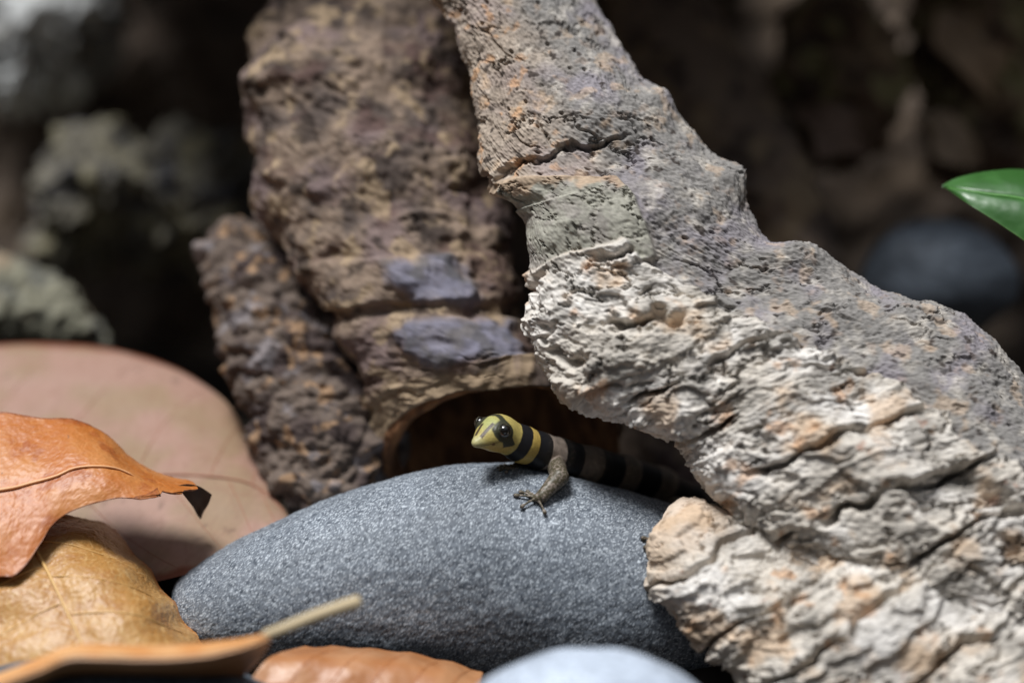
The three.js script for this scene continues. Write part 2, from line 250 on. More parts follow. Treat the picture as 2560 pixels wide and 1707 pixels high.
// ---------------------------------------------------------------- hollow brown bark tube behind the gecko
const BR = L(134, 117, 103), BRD = L(86, 76, 71), BRP = L(120, 104, 103), OCH = L(160, 140, 115), SLATE = L(122, 122, 138);
{
  const st = [[690, -170, -62, 1060, -170, -66, 13], [562, 130, -36, 1075, 110, -46, 15], [556, 220, -34, 1100, 220, -44, 17], [590, 340, -31, 1130, 330, -41, 18], [604, 450, -29, 1128, 440, -38, 18], [650, 570, -27, 1148, 540, -36, 18], [715, 655, -25, 1168, 640, -34, 18], [790, 740, -24, 1200, 740, -32, 18], [850, 840, -23, 1270, 840, -30, 18, 18, 1], [868, 965, -23, 1360, 950, -29, 17, 17, 9],
    [878, 1062, -23, 1420, 1040, -29, 15, 15, 14], [902, 1058, -23, 1400, 1034, -29, 11, 13, 14.6], [915, 985, -24, 1350, 960, -29, 10, 13, 11], [890, 860, -25, 1240, 840, -30, 10, 13, 5], [820, 720, -27, 1150, 700, -33, 10, 13], [740, 560, -29, 1100, 540, -36, 10, 13]];
  const patch = (q) => { // two bare slate coloured steps on the lower front
    const w = 0.34 * fbm(q.x / 9, q.y / 9, q.z / 9, 4), cc = q.th > 0 && q.th < Math.PI ? q.c : 9;
    const a = sm(5.3, 5.75, q.si + 1.6 * w) * sm(6.65, 6.4, q.si + 1.4 * w - 0.35 * cc) * sm(-0.5, -0.3, cc + 1.3 * w) * sm(0.5, 0.2, cc - 1.6 * w);
    const b = sm(6.8, 7.15, q.si + 1.4 * w) * sm(8.3, 7.9, q.si + 1.8 * w) * sm(-0.72, -0.5, cc + 1.3 * w) * sm(0.8, 0.4, cc - 1.6 * w);
    q.pa = a; q.pb = b;
  };
  const g = sculpt({
    st, nu: 420, nv: 300, cap1: false, shape: (q) => {
      if (q.si > 9.6) return 0.8 * fbm(q.x / 5, q.y / 5, q.z / 5, 4) * sm(9.5, 10.5, q.si) + 1.4 * fbm(q.x / 5, q.y / 5, q.z / 5, 4) * sm(10.5, 9.6, q.si);
      patch(q); const { x, y, z } = q;
      const c = cells(q.s / 12 + fbm(x / 8, y / 8, z / 8, 3), q.t / 16 + fbm(x / 8, y / 8 + 3, z / 8, 3), 61);
      let h = 6 * fbm(x / 20, y / 20, z / 20 + 4, 2) + 2.2 * fbm(x / 9, y / 9, z / 9, 3) + 0.9 * terrace(2 * fbm(q.s / 9, q.t / 18, 5, 3)) - (1 - sm(0, 0.07, c.e)) * 0.7 * sm(0, 0.3, n3(x / 9, y / 9, z / 9)) + 1.1 * fbm(x / 2.2, y / 2.2, z / 2.2, 4);
      const stp = sm(5.35, 5.5, q.si) * 0.9 + sm(6.9, 7.1, q.si) * 0.9 - sm(6.5, 6.62, q.si) * sm(6.92, 6.8, q.si) * 1.2;
      h += stp; const p = Math.max(q.pa, q.pb); return mix(h, 0.6 * h + 0.8 + 0.4 * stp + 0.3 * fbm(x / 4, y / 4, z / 4, 3), p);
    }, tint: (q) => {
      const { x, y, z } = q;
      let c = mix3(BR, BRD, sm(-0.12, 0.25, fbm(x / 10, y / 10 + 2, z / 10, 4)));
      c = mix3(c, BRP, 0.8 * sm(0.02, 0.26, fbm(x / 14 + 8, y / 14, z / 14, 3))); c = mix3(c, L(86, 66, 62), 0.7 * sm(0.0, 0.3, fbm(x / 11, y / 7 + 4, z / 11 + 9, 4) + 0.12 * q.c));
      c = mix3(c, OCH, 0.8 * sm(0.06, 0.28, fbm(x / 5 + 3, y / 5 + 9, z / 5, 4)));
      c = mix3(c, DARK, 0.8 * sm(0.14, 0.3, fbm(x / 6 + 33, y / 6, z / 6 + 7, 4)));
      if (q.si < 9.6) { patch(q); c = mix3(c, mix3(SLATE, L(98, 98, 104), sm(-0.15, 0.25, fbm(x / 4, y / 4, z / 4, 3))), 0.85 * Math.max(q.pa, q.pb)); c = mix3(c, OCH, 0.8 * sm(8.4, 8.8, q.si + 0.6 * fbm(x / 4, y / 4, z / 4, 3)) * sm(0.2, -0.1, q.c)); }
      else c = mix3(L(150, 108, 76), L(104, 74, 54), sm(-0.2, 0.2, fbm(x / 3, y / 8, z / 3, 4)));
      const g = 1 + 0.4 * fbm(x * 0.8, y * 0.8, z * 0.8, 3); return [c[0] * g, c[1] * g, c[2] * g];
    },
  });
  tag(place('hollow_bark_tube', g, barkMat), 'brown hollow bark tube with bluish bare patches and an arched opening behind the gecko', 'bark');
}
{
  const st = [[520, 520, -44, 700, 540, -46, 6], [470, 590, -40, 760, 620, -44, 10], [490, 720, -34, 850, 740, -40, 11], [545, 850, -30, 890, 850, -36, 11], [585, 960, -27, 905, 960, -33, 11], [600, 1060, -25, 905, 1060, -31, 10], [640, 1130, -23, 880, 1130, -29, 9], [720, 1190, -22, 840, 1180, -26, 6]];
  const g = sculpt({
    st, nu: 240, nv: 220, shape: (q) => { const { x, y, z } = q; return 5 * fbm(x / 11, y / 11, z / 11, 3) + 3 * Math.abs(n3(x / 4.5, y / 4.5, z / 4.5)) + 1.4 * fbm(x / 2, y / 2, z / 2, 3); },
    tint: (q) => {
      const { x, y, z } = q; let c = mix3(L(104, 92, 84), L(70, 60, 58), sm(-0.15, 0.2, fbm(x / 7, y / 7, z / 7, 3)));
      c = mix3(c, L(150, 122, 96), 0.9 * sm(0.1, 0.26, fbm(x / 4 + 2, y / 4, z / 4, 3))); c = mix3(c, L(128, 122, 124), 0.8 * sm(0.1, 0.3, fbm(x / 5, y / 5 + 44, z / 5, 3)));
      const g2 = 1 + 0.4 * fbm(x, y, z, 3); return [c[0] * g2, c[1] * g2, c[2] * g2];
    },
  });
  tag(place('bark_stump', g, barkMat), 'knobbly dark brown bark leg left of the hollow tube, standing behind the grey stone', 'bark');
}
// ---------------------------------------------------------------- background bark
function lump(name, label, st, colours, { nu = 120, nv = 120, big = 9, amp = 6, fine = 2, category = 'bark', mat = barkMat, seed = 0 } = {}) {
  const g = sculpt({
    st, nu, nv, front: 0.6, shape: (q) => amp * fbm(q.x / big + seed, q.y / big, q.z / big, 4) + fine * fbm(q.x / 3, q.y / 3 + seed, q.z / 3, 3),
    tint: (q) => { const { x, y, z } = q; let c = colours[0]; for (let i = 1; i < colours.length; i++) c = mix3(c, colours[i], 0.9 * sm(0.02, 0.22, fbm(x / 9 + i * 13 + seed, y / 9, z / 9, 3))); const k = 1 + 0.3 * fbm(x / 2, y / 2, z / 2, 2); return c.map((v) => v * k); },
  });
  return tag(place(name, g, mat), label, category);
}
lump('bark_chunk', 'blurred pale grey rough bark chunk in the upper left corner', [[-160, 60, -128, -150, -160, -165, 10], [-80, 140, -126, -40, -160, -165, 18], [0, 200, -124, 80, -150, -165, 20], [90, 205, -124, 180, -130, -165, 20], [190, 140, -126, 260, -80, -160, 14], [250, 70, -128, 280, -20, -150, 6]], [L(186, 188, 188), L(112, 108, 102), L(206, 208, 206)], { big: 14, amp: 11, fine: 7 });
lump('bark_chunk', 'blurred arched bark chunk with an olive cream rim at middle left', [[70, 520, -122, 90, 420, -126, 6], [110, 600, -120, 160, 310, -126, 16], [180, 590, -118, 240, 320, -126, 18], [280, 560, -116, 320, 370, -124, 20], [380, 590, -114, 410, 330, -124, 22], [480, 620, -110, 500, 350, -122, 22], [560, 640, -108, 570, 390, -120, 18], [610, 600, -108, 620, 460, -116, 8]], [L(112, 108, 98), L(74, 74, 80), L(142, 136, 112)], { seed: 4, big: 13, amp: 11, fine: 5 });
lump('bark_chunk', 'blurred pale olive bark lump above the pinkish leaf at the left edge', [[-180, 800, -86, -160, 600, -90, 10], [-60, 860, -84, -40, 590, -90, 18], [40, 850, -82, 60, 620, -90, 18], [130, 850, -82, 160, 690, -88, 15], [200, 850, -82, 220, 740, -86, 10], [260, 850, -82, 260, 780, -86, 5]], [L(132, 130, 114), L(100, 100, 94), L(140, 124, 104)], { seed: 9, big: 16, amp: 6 });
lump('bark_log', 'brown bark log in shade behind the pale branch', [[1380, -60, -100, 1560, -120, -106, 14], [1430, 140, -96, 1650, 60, -102, 16], [1520, 330, -92, 1750, 240, -100, 16], [1640, 480, -88, 1840, 400, -96, 16], [1720, 620, -84, 1900, 560, -92, 14], [1800, 760, -80, 1920, 720, -88, 10]], [BR, BRD, OCH], { seed: 15, big: 16, amp: 4 });
lump('bark_chunk', 'added brown bark chunk that keeps the gap under the pale branch dark', [[1290, 1250, -62, 1300, 930, -66, 6], [1400, 1330, -58, 1400, 840, -64, 14], [1600, 1360, -54, 1600, 780, -62, 16], [1800, 1360, -50, 1800, 760, -60, 16], [2000, 1360, -46, 2000, 800, -56, 12], [2100, 1300, -44, 2100, 900, -52, 5]], [BR, BRD, BRP], { seed: 61, big: 14, amp: 4 });  // added to block the lit gap behind the gecko and keep it dark
lump('bark_slab', 'dark mottled bark wall filling the blurred background', [[-500, 1100, -190, -500, -200, -200, 16], [0, 1100, -190, 0, -230, -200, 18], [600, 1100, -186, 600, -230, -200, 18], [1200, 1100, -184, 1200, -230, -200, 18], [1800, 1100, -180, 1800, -230, -196, 18], [2300, 1100, -176, 2300, -230, -190, 18], [2900, 1100, -170, 2900, -230, -184, 18]], [L(104, 92, 82), L(76, 68, 62), L(128, 112, 96)], { nu: 200, nv: 160, seed: 21, big: 18, amp: 10, fine: 4 });

// ---------------------------------------------------------------- stones
function stoneTint(base, light, dark, k = 1) {
  return (q) => {
    const { x, y, z } = q, f = fbm(x * 1.5 * k, y * 1.5 * k, z * 1.5 * k, 3), p = n3(x * 3.4 * k, y * 3.4 * k, z * 3.4 * k + 5);
    let c = mix3(base, dark, sm(-0.02, 0.3, f) * 0.75); c = mix3(c, light, sm(0.12, 0.45, p) * 0.75 + sm(0.1, 0.35, fbm(x * 0.9 * k + 7, y * 0.9 * k, z * 0.9 * k, 3)) * 0.35);
    const g = 1 + 0.3 * fbm(x / 8, y / 8, z / 8, 3) + 0.35 * fbm(x / 22 + 3, y / 22, z / 22, 3); return c.map((v) => v * g);
  };
}
const STONE = [[420, 1580, -6, 424, 1480, -6, 2], [450, 1640, -6, 452, 1440, -6, 9], [540, 1680, -6, 540, 1382, -6, 14], [680, 1700, -6, 680, 1308, -6, 16], [800, 1715, -6, 800, 1251, -6, 17], [920, 1720, -6, 920, 1212, -6, 17.5], [1050, 1725, -6, 1050, 1181, -6, 18], [1180, 1725, -6, 1180, 1162, -6, 18], [1300, 1725, -6, 1300, 1160, -6, 18], [1420, 1725, -6, 1420, 1186, -6, 18], [1540, 1725, -6, 1540, 1219, -6, 17.5], [1660, 1725, -6, 1660, 1256, -7, 16.5], [1770, 1720, -6, 1770, 1300, -8, 15], [1860, 1700, -6, 1860, 1370, -8, 11], [1900, 1640, -6, 1900, 1470, -8, 3]].map((r) => [r[0] / E, r[1] / E, r[2], r[3] / E, r[4] / E, r[5], r[6], r[6] * 1.1]);
{
  const g = sculpt({
    st: STONE, nu: 620, nv: 360, shape: (q) => { const { x, y, z } = q; return 1.1 * fbm(x / 26, y / 26, z / 26, 2) + 0.5 * fbm(x / 9, y / 9, z / 9, 2) + 0.22 * fbm(x / 1.5, y / 1.5, z / 1.5, 3) + 0.08 * n3(x * 2.2, y * 2.2, z * 2.2); },
    tint: stoneTint(L(106, 113, 122), L(186, 194, 202), L(50, 58, 69), 1.0),
  });
  const o = place('grey_stone', g, stoneMat); tag(o, 'large smooth blue grey speckled stone on which the gecko stands', 'stone');
}
function pebble(label, cx, cy, z, rx, ry, rz, base, mat = stoneMat, seed = 0, res = 90) {
  const c = at(cx, cy, z), n = res, N = n * n, pos = new Float32Array(N * 3), col = new Float32Array(N * 3), t = stoneTint(base, base.map((v) => Math.min(1, v * 1.7)), base.map((v) => v * 0.55));
  for (let i = 0; i < n; i++) for (let j = 0; j < n; j++) {
    const a = Math.PI * i / (n - 1), b = 2 * Math.PI * j / n, X = Math.sin(a) * Math.cos(b), Y = Math.cos(a), Z = Math.sin(a) * Math.sin(b);
    const r = 1 + 0.16 * fbm(X * 1.2 + seed, Y * 1.2, Z * 1.2, 2), k = (i * n + j) * 3;
    pos[k] = c.x + X * rx * r * MM; pos[k + 1] = c.y + Y * ry * r * MM; pos[k + 2] = c.z + Z * rz * r * MM;
    const cc = t({ x: pos[k] * 1000, y: pos[k + 1] * 1000, z: pos[k + 2] * 1000 }); col[k] = cc[0]; col[k + 1] = cc[1]; col[k + 2] = cc[2];
  }
  const g = gridGeometry(n, n, pos, col, true);
  const ix = g.index.array; for (let i = 0; i < ix.length; i += 3) { const q = ix[i]; ix[i] = ix[i + 1]; ix[i + 1] = q; }
  g.computeVertexNormals();
  return tag(place('pebble', g, mat), label, 'pebble');
}
pebble('blurred pale bluish white pebble at the bottom edge in front', 1470, 1830, 52, 22, 14, 16, L(168, 178, 192), stoneMat, 3);
pebble('dark slate pebble under the foreground leaf at the bottom left', 300, 1830, 34, 34, 12, 18, L(84, 94, 104), stoneMat, 8);
pebble('slate pebble in the shaded gap below the green leaf', 2350, 700, -80, 17, 13, 12, L(92, 100, 110), stoneMat, 5, 60);

// ---------------------------------------------------------------- leaves
// a blade from a net of points: rows run along the leaf, columns across it
function blade({ net, nu = 150, nv = 90, thick = 0.35, side, relief, tint, mask }) {
  const P = net.map((r) => r.map((p) => aw(p[0], p[1], p[2])));
  const surf = (u, v) => { // u along, v across
    const rowAt = P.map((r) => spline(r.map((p) => [p.x, p.y, p.z]), v * (r.length - 1)));
    const o = spline(rowAt, u * (P.length - 1)); return V(o[0], o[1], o[2]);
  };
  const N = nu * nv, top = [], nor = [];
  for (let i = 0; i < nu; i++) for (let j = 0; j < nv; j++) { let u = i / (nu - 1), v = j / (nv - 1); if (mask) [u, v] = mask(u, v); top.push(surf(u, v)); }
  for (let i = 0; i < nu; i++) for (let j = 0; j < nv; j++) {
    const a = top[i * nv + Math.max(0, j - 1)], b = top[i * nv + Math.min(nv - 1, j + 1)], c = top[Math.max(0, i - 1) * nv + j], d = top[Math.min(nu - 1, i + 1) * nv + j];
    const n = V().crossVectors(V().subVectors(d, c), V().subVectors(b, a)); if (n.lengthSq() < 1e-22) n.set(0, 1, 0); n.normalize(); if (n.dot(side) < 0) n.negate(); nor.push(n);
  }
  const pos = new Float32Array(N * 6), col = new Float32Array(N * 6), idx = [];
  for (let i = 0; i < nu; i++) for (let j = 0; j < nv; j++) {
    const k = i * nv + j, u = i / (nu - 1), v = j / (nv - 1), p = top[k], n = nor[k], q = { u, v, x: p.x * 1000, y: p.y * 1000, z: p.z * 1000 };
    const h = relief(q) * MM, c = tint(q, false), c2 = tint(q, true), rim = Math.min(1, Math.min(v, 1 - v) * 14, Math.min(u, 1 - u) * 14), th = thick * (0.35 + 0.65 * rim) * MM;
    for (let e = 0; e < 2; e++) { const m = (k + e * N) * 3, w = e ? h - th : h; pos[m] = p.x + n.x * w; pos[m + 1] = p.y + n.y * w; pos[m + 2] = p.z + n.z * w; const cc = e ? c2 : c; col[m] = cc[0]; col[m + 1] = cc[1]; col[m + 2] = cc[2]; }
  }
  const A = top[0], B = top[1], C = top[nv], flip = V().crossVectors(V().subVectors(B, A), V().subVectors(C, A)).dot(nor[0]) < 0;
  const tri = (a, b, c) => flip ? idx.push(a, c, b) : idx.push(a, b, c);
  for (let i = 0; i < nu - 1; i++) for (let j = 0; j < nv - 1; j++) { const a = i * nv + j; tri(a, a + 1, a + nv); tri(a + 1, a + nv + 1, a + nv); tri(N + a, N + a + nv, N + a + 1); tri(N + a + 1, N + a + nv, N + a + nv + 1); }
  const wall = (a, b) => { tri(a, N + a, b); tri(b, N + a, N + b); };
  for (let j = 0; j < nv - 1; j++) { wall(j, j + 1); wall((nu - 1) * nv + j + 1, (nu - 1) * nv + j); }
  for (let i = 0; i < nu - 1; i++) { wall((i + 1) * nv, i * nv); wall(i * nv + nv - 1, (i + 1) * nv + nv - 1); }
  const g = new THREE.BufferGeometry(); g.setAttribute('position', new THREE.BufferAttribute(pos, 3)); g.setAttribute('color', new THREE.BufferAttribute(col, 3)); g.setIndex(idx); g.computeVertexNormals();
  g.userData = { surf: (u, v) => { const p = surf(...(mask ? mask(u, v) : [u, v])); return p.addScaledVector(side, relief({ u, v, x: p.x * 1000, y: p.y * 1000, z: p.z * 1000 }) * MM); } };
  return g;
}
function tube(points, r0, r1, seg = 40, rad = 8) { // tapered tube, rounded at both ends
  const curve = new THREE.CatmullRomCurve3(points), fr = curve.computeFrenetFrames(seg, false), n = rad, pos = new Float32Array((seg + 1) * n * 3);
  for (let i = 0; i <= seg; i++) {
    const t = i / seg, p = curve.getPoint(t), e = Math.min(1, Math.sqrt(Math.max(0, 1 - (1 - Math.min(t, 1 - t) * seg / 2) ** 2) + (Math.min(t, 1 - t) * seg > 2 ? 1 : 0)) || 0.02), r = mix(r0, r1, t) * MM * Math.max(0.02, e);
    for (let j = 0; j < n; j++) { const a = 2 * Math.PI * j / n, d = V().addScaledVector(fr.normals[i], Math.cos(a)).addScaledVector(fr.binormals[i], Math.sin(a)), k = (i * n + j) * 3; pos[k] = p.x + d.x * r; pos[k + 1] = p.y + d.y * r; pos[k + 2] = p.z + d.z * r; }
  }
  const g = gridGeometry(seg + 1, n, pos, null, true);
  const ix = g.index.array; for (let i = 0; i < ix.length; i += 3) { const q = ix[i]; ix[i] = ix[i + 1]; ix[i + 1] = q; } g.computeVertexNormals();
  return g;
}
// a leaf thing: blade, midrib and side veins that stand out from it
function leaf({ name = 'dead_leaf', label, net, side, midV = 0.5, veins = 0, veinSpan = [0.1, 0.9], veinTo = [0.02, 0.98], veinLean = 0.12, ribR = 0.35, veinR = 0.12, mat, ribMat, thick, relief = () => 0, tint, mask, nu, nv, u0 = 0, u1 = 1, petiole, group, extra }) {
  const g = blade({ net, side, thick, relief: (q) => relief(q), tint, mask, nu, nv });
  const c = based(g), o = thing(name, c);
  const add = (nm, gg, m) => { gg.translate(-c.x, -c.y, -c.z); return mesh(nm, gg, m, o); };
  mesh('blade', g, mat, o);
  const S = g.userData.surf, off = side.clone().multiplyScalar(ribR * 0.55 * MM);
  if (ribR) { const pts = []; for (let i = 0; i <= 16; i++) { const u = mix(u0, u1, i / 16); pts.push(S(u, typeof midV === 'function' ? midV(u) : midV).add(off)); } add('midrib', tube(pts, ribR, ribR * 0.5), ribMat); }
  for (let i = 0; i < veins; i++) for (const sd of [0, 1]) {
    const u = mix(veinSpan[0], veinSpan[1], (i + 0.25 + sd * 0.3) / veins), pts = [];
    for (let k = 0; k <= 8; k++) { const f = k / 8, m = typeof midV === 'function' ? midV(u) : midV; pts.push(S(clamp(u + veinLean * (f + 0.6 * f * f), 0, 1), mix(m, veinTo[sd], f * 0.97)).addScaledVector(side, veinR * 0.25 * MM)); }
    add('vein', tube(pts, veinR, veinR * 0.3, 24, 6), ribMat);
  }
  if (petiole) add('petiole', tube(petiole.pts.map((p) => aw(...p)), petiole.r0, petiole.r1, 40, 12), petiole.mat || ribMat);
  if (extra) extra(add);
  return tag(o, label, 'leaf', group);
}
const leafMat = (o) => MAT({ roughness: 0.45, specularIntensity: 0.7, clearcoat: 0.25, clearcoatRoughness: 0.4, ...o });
const plain = (c, r = 0.5) => new THREE.MeshPhysicalMaterial({ color: new THREE.Color().setRGB(...c), roughness: r });
const wrinkle = (q, a = 0.06, b = 0.05) => 0.05 * fbm(q.x * 1.1, q.y * 1.1, q.z * 1.1, 3) + a * fbm(q.x / 1.6, q.y / 1.6, q.z / 1.6, 3) + b * Math.abs(n3(q.x * 1.3, q.y * 1.3, q.z * 1.3)) + 0.5 * fbm(q.x / 9, q.y / 9, q.z / 9, 2);
const UPV = V(0, 1, 0);
const net2 = (q, k = 0.42) => Math.max(sm(0.86, 0.98, 1 - 2 * Math.abs(n3(q.x * k, q.y * k, q.z * k))), 0.7 * sm(0.84, 0.98, 1 - 2 * Math.abs(n3(q.x * k * 2.3 + 4, q.y * k * 2.3, q.z * k * 2.3))));
// pinkish brown leaf behind
leaf({
  label: 'broad pinkish brown dead leaf lying pale side up behind the orange leaf', side: V(0, 0.8, 0.6).normalize(), mat: leafMat({ roughness: 0.6, clearcoat: 0.05 }), ribMat: plain(L(150, 96, 72)),
  net: [[[-300, 830, -52], [-300, 1000, -36], [-300, 1200, -20], [-300, 1420, -6]], [[-60, 785, -54], [-80, 960, -38], [-90, 1170, -20], [-100, 1400, -4]], [[150, 778, -54], [140, 940, -38], [140, 1140, -20], [150, 1380, -4]], [[350, 815, -50], [350, 950, -36], [360, 1120, -20], [380, 1330, -4]], [[500, 895, -44], [510, 990, -33], [520, 1120, -20], [520, 1300, -6]], [[570, 1010, -36], [590, 1060, -29], [600, 1140, -20], [600, 1270, -9]], [[640, 1150, -24], [650, 1165, -22], [660, 1190, -18], [655, 1235, -12]]],
  midV: 0.62, veins: 5, u0: 0, u1: 0.98, veinR: 0.1, ribR: 0.3, thick: 0.4,
  relief: (q) => 0.9 * fbm(q.x / 14, q.y / 14, q.z / 14, 2) - 1.2 * sm(0.08, 0, q.v),
  tint: (q) => { let c = mix3(L(154, 122, 108), L(142, 118, 94), sm(-0.2, 0.25, fbm(q.x / 12, q.y / 12, q.z / 12, 3))); c = mix3(c, L(134, 100, 82), 0.4 * net2(q, 0.25)); c = mix3(c, L(110, 84, 70), 0.7 * sm(0.3, 0.4, fbm(q.x / 5 + 2, q.y / 5, q.z / 5, 3))); c = mix3(c, L(120, 70, 50), sm(0.06, 0.02, Math.min(q.v, 1 - q.v) + 0.03 * n3(q.x / 4, q.y / 4, q.z / 4))); const k = 1 + 0.15 * fbm(q.x, q.y, q.z, 3); return c.map((v) => v * k); },
});
// orange curled leaf
leaf({
  label: 'glossy orange brown curled dead leaf with a toothed edge and hanging tip with shade in its colour', side: V(0, 0.85, 0.5).normalize(), mat: leafMat({}), ribMat: plain(L(222, 166, 118), 0.4),
  net: [[[-320, 960, -6], [-320, 1060, 6], [-320, 1200, 12], [-320, 1330, 12]], [[-120, 940, -4], [-130, 1050, 4], [-130, 1190, 12], [-130, 1345, 17]], [[0, 945, -4], [0, 1050, 4], [0, 1180, 12], [-10, 1325, 17]], [[90, 958, -4], [85, 1050, 4], [68, 1160, 11], [44, 1312, 17]], [[170, 962, -5], [170, 1040, 4], [165, 1110, 9], [130, 1195, 12]], [[240, 995, -6], [245, 1050, 3], [250, 1100, 8], [240, 1150, 10]], [[300, 1050, -6], [315, 1080, 0], [330, 1110, 5], [335, 1138, 8]], [[370, 1090, -6], [385, 1102, -2], [395, 1115, 2], [402, 1130, 5]], [[440, 1104, -5], [448, 1110, -3], [452, 1116, -1], [455, 1124, 1]]],
  midV: (u) => 0.56 - 0.1 * u, veins: 0, ribR: 0.42, u1: 0.72, thick: 0.5, nu: 300, nv: 160,
  mask: (u, v) => { const tooth = (c, w, d) => { const x = (u - c) / w; return x > -1 && x < 0 ? d * (1 + x) : x >= 0 && x < 0.22 ? d * (1 - x / 0.22) : 0; }; const e = 1 + tooth(0.79, 0.12, 0.3) + tooth(0.9, 0.08, 0.28) + tooth(0.46, 0.08, 0.05) - (u > 0.8 ? 0.1 : 0); return [u, v * e]; },
  relief: (q) => wrinkle(q, 0.16, 0.06),
  tint: (q, under) => { let c = mix3(L(172, 100, 42), L(184, 120, 66), sm(-0.2, 0.3, fbm(q.x / 9, q.y / 9, q.z / 9, 3))); c = mix3(c, L(150, 78, 36), 0.7 * sm(0.1, 0.3, fbm(q.x / 6 + 4, q.y / 6, q.z / 6, 3))); c = mix3(c, L(112, 58, 34), 0.8 * sm(0.04, 0.0, Math.min(q.v, 1 - q.v) + 0.02 * n3(q.x / 2, q.y / 2, q.z / 2))); c = mix3(c, L(212, 156, 104), 0.25 * net2(q)); c = mix3(c, L(96, 76, 62), 0.9 * sm(0.4, 0.44, fbm(q.x / 1.6, q.y / 1.6, q.z / 1.6 + 9, 2))); const k = (under ? 0.7 : 1) * (1 + 0.12 * fbm(q.x * 1.4, q.y * 1.4, q.z * 1.4, 3)); return c.map((v) => v * k); },
  extra: (add) => {
    const g = blade({ net: [[[405, 1116, 1], [432, 1112, 0], [458, 1118, -2], [486, 1136, -4]], [[428, 1146, -1], [444, 1145, -2], [462, 1148, -4], [478, 1158, -5]], [[448, 1172, -5], [454, 1173, -6], [460, 1174, -6], [467, 1176, -7]], [[458, 1192, -8], [459, 1192, -8], [460, 1192, -8], [461, 1192, -8]]], side: V(0, -0.3, 1).normalize(), nu: 24, nv: 24, thick: 0.3, relief: () => 0, tint: (q, under) => { const k = 1 + 0.3 * fbm(q.x, q.y, q.z, 3); return L(70, 52, 40).map((v) => v * k); } });  // the dark brown carries the shade of the turned-down underside
    const m = add('curled_tip', g, leafMat({ roughness: 0.8, clearcoat: 0 })); m.userData.label = 'curled down tip of the leaf with its shade painted dark brown';
  },
});
// golden leaf in front
leaf({
  label: 'golden brown veined dead leaf arching down at the lower left, under the orange leaf', side: V(0.2, 0.8, 0.55).normalize(), mat: leafMat({}), ribMat: plain(L(206, 166, 104), 0.4),
  net: [[[-260, 1240, -2], [-140, 1190, -2], [20, 1175, -2], [150, 1180, -3], [238, 1196, -10]], [[-260, 1330, 8], [-120, 1280, 8], [50, 1240, 8], [200, 1230, 5], [302, 1262, -6]], [[-240, 1420, 15], [-100, 1370, 15], [90, 1320, 15], [250, 1300, 12], [352, 1325, -2]], [[-220, 1520, 20], [-80, 1470, 20], [130, 1410, 20], [300, 1370, 17], [400, 1388, 2]], [[-200, 1620, 25], [-60, 1570, 25], [170, 1500, 25], [340, 1450, 21], [440, 1446, 6]], [[-180, 1720, 30], [-40, 1680, 30], [200, 1610, 30], [380, 1540, 25], [480, 1510, 10]]],
  midV: 0.53, veins: 4, veinLean: 0.16, ribR: 0.4, veinR: 0.16, thick: 0.5, nu: 280, nv: 240, veinTo: [0.0, 0.97],
  relief: (q) => wrinkle(q, 0.22, 0.14) + 0.35 * Math.cos(q.u * 4 * 6.283 * 1.0 + 8 * Math.abs(q.v - 0.53)) * sm(0, 0.2, Math.abs(q.v - 0.53)) - 0.5 * Math.exp(-(((q.v - 0.53) / 0.05) ** 2)),
  tint: (q) => { let c = mix3(L(164, 118, 62), L(178, 136, 82), sm(-0.2, 0.25, fbm(q.x / 8, q.y / 8, q.z / 8, 3))); c = mix3(c, L(168, 96, 44), 0.8 * sm(0.94, 1, q.v + 0.03 * n3(q.x / 3, q.y / 3, q.z / 3))); c = mix3(c, L(150, 100, 50), 0.5 * sm(0.1, 0.3, fbm(q.x / 5 + 8, q.y / 5, q.z / 5, 3))); c = mix3(c, L(214, 184, 132), 0.4 * net2(q)); const k = 1 + 0.18 * fbm(q.x * 1.3, q.y * 1.3, q.z * 1.3, 3); return c.map((v) => v * k); },
});
// leaf seen edge on in the foreground
leaf({
  label: 'blurred dark leaf seen edge on at the bottom left with its pale stalk pointing right', side: UPV, mat: leafMat({ roughness: 0.45 }), ribMat: plain(L(206, 178, 128), 0.55),
  net: [[-260, 1640], [-60, 1572], [80, 1520], [165, 1488], [330, 1490], [480, 1482], [580, 1464], [624, 1452]].map(([x, y], i) => { const w = [1, 1, 1, 1, 1, 0.9, 0.5, 0.05][i]; return [[x, y + 130 * w, 44 - 22 * w], [x, y + 60 * w, 44 - 6 * w], [x, y + 24 * w, 44 + 4 * w], [x, y + 6 * w, 44 + 2 * w], [x + 4, y - 8 * w, 44 - 3 * w], [x + 8, y - 6 * w, 44 - 9 * w]]; }),
  midV: 0.6, ribR: 0, thick: 0.6, nu: 90, nv: 60,
  relief: (q) => 0.3 * fbm(q.x / 8, q.y / 8, q.z / 8, 2),
  tint: (q, under) => { const c = mix3(L(204, 142, 84), L(214, 164, 112), sm(-0.2, 0.2, fbm(q.x / 6, q.y / 6, q.z / 6, 3))); return under ? L(178, 132, 90) : c; },
  petiole: { pts: [[600, 1462, 44], [650, 1444, 44], [720, 1416, 43], [790, 1392, 42], [830, 1380, 41]], r0: 0.9, r1: 1.25, mat: plain(L(190, 172, 138), 0.6) },
});
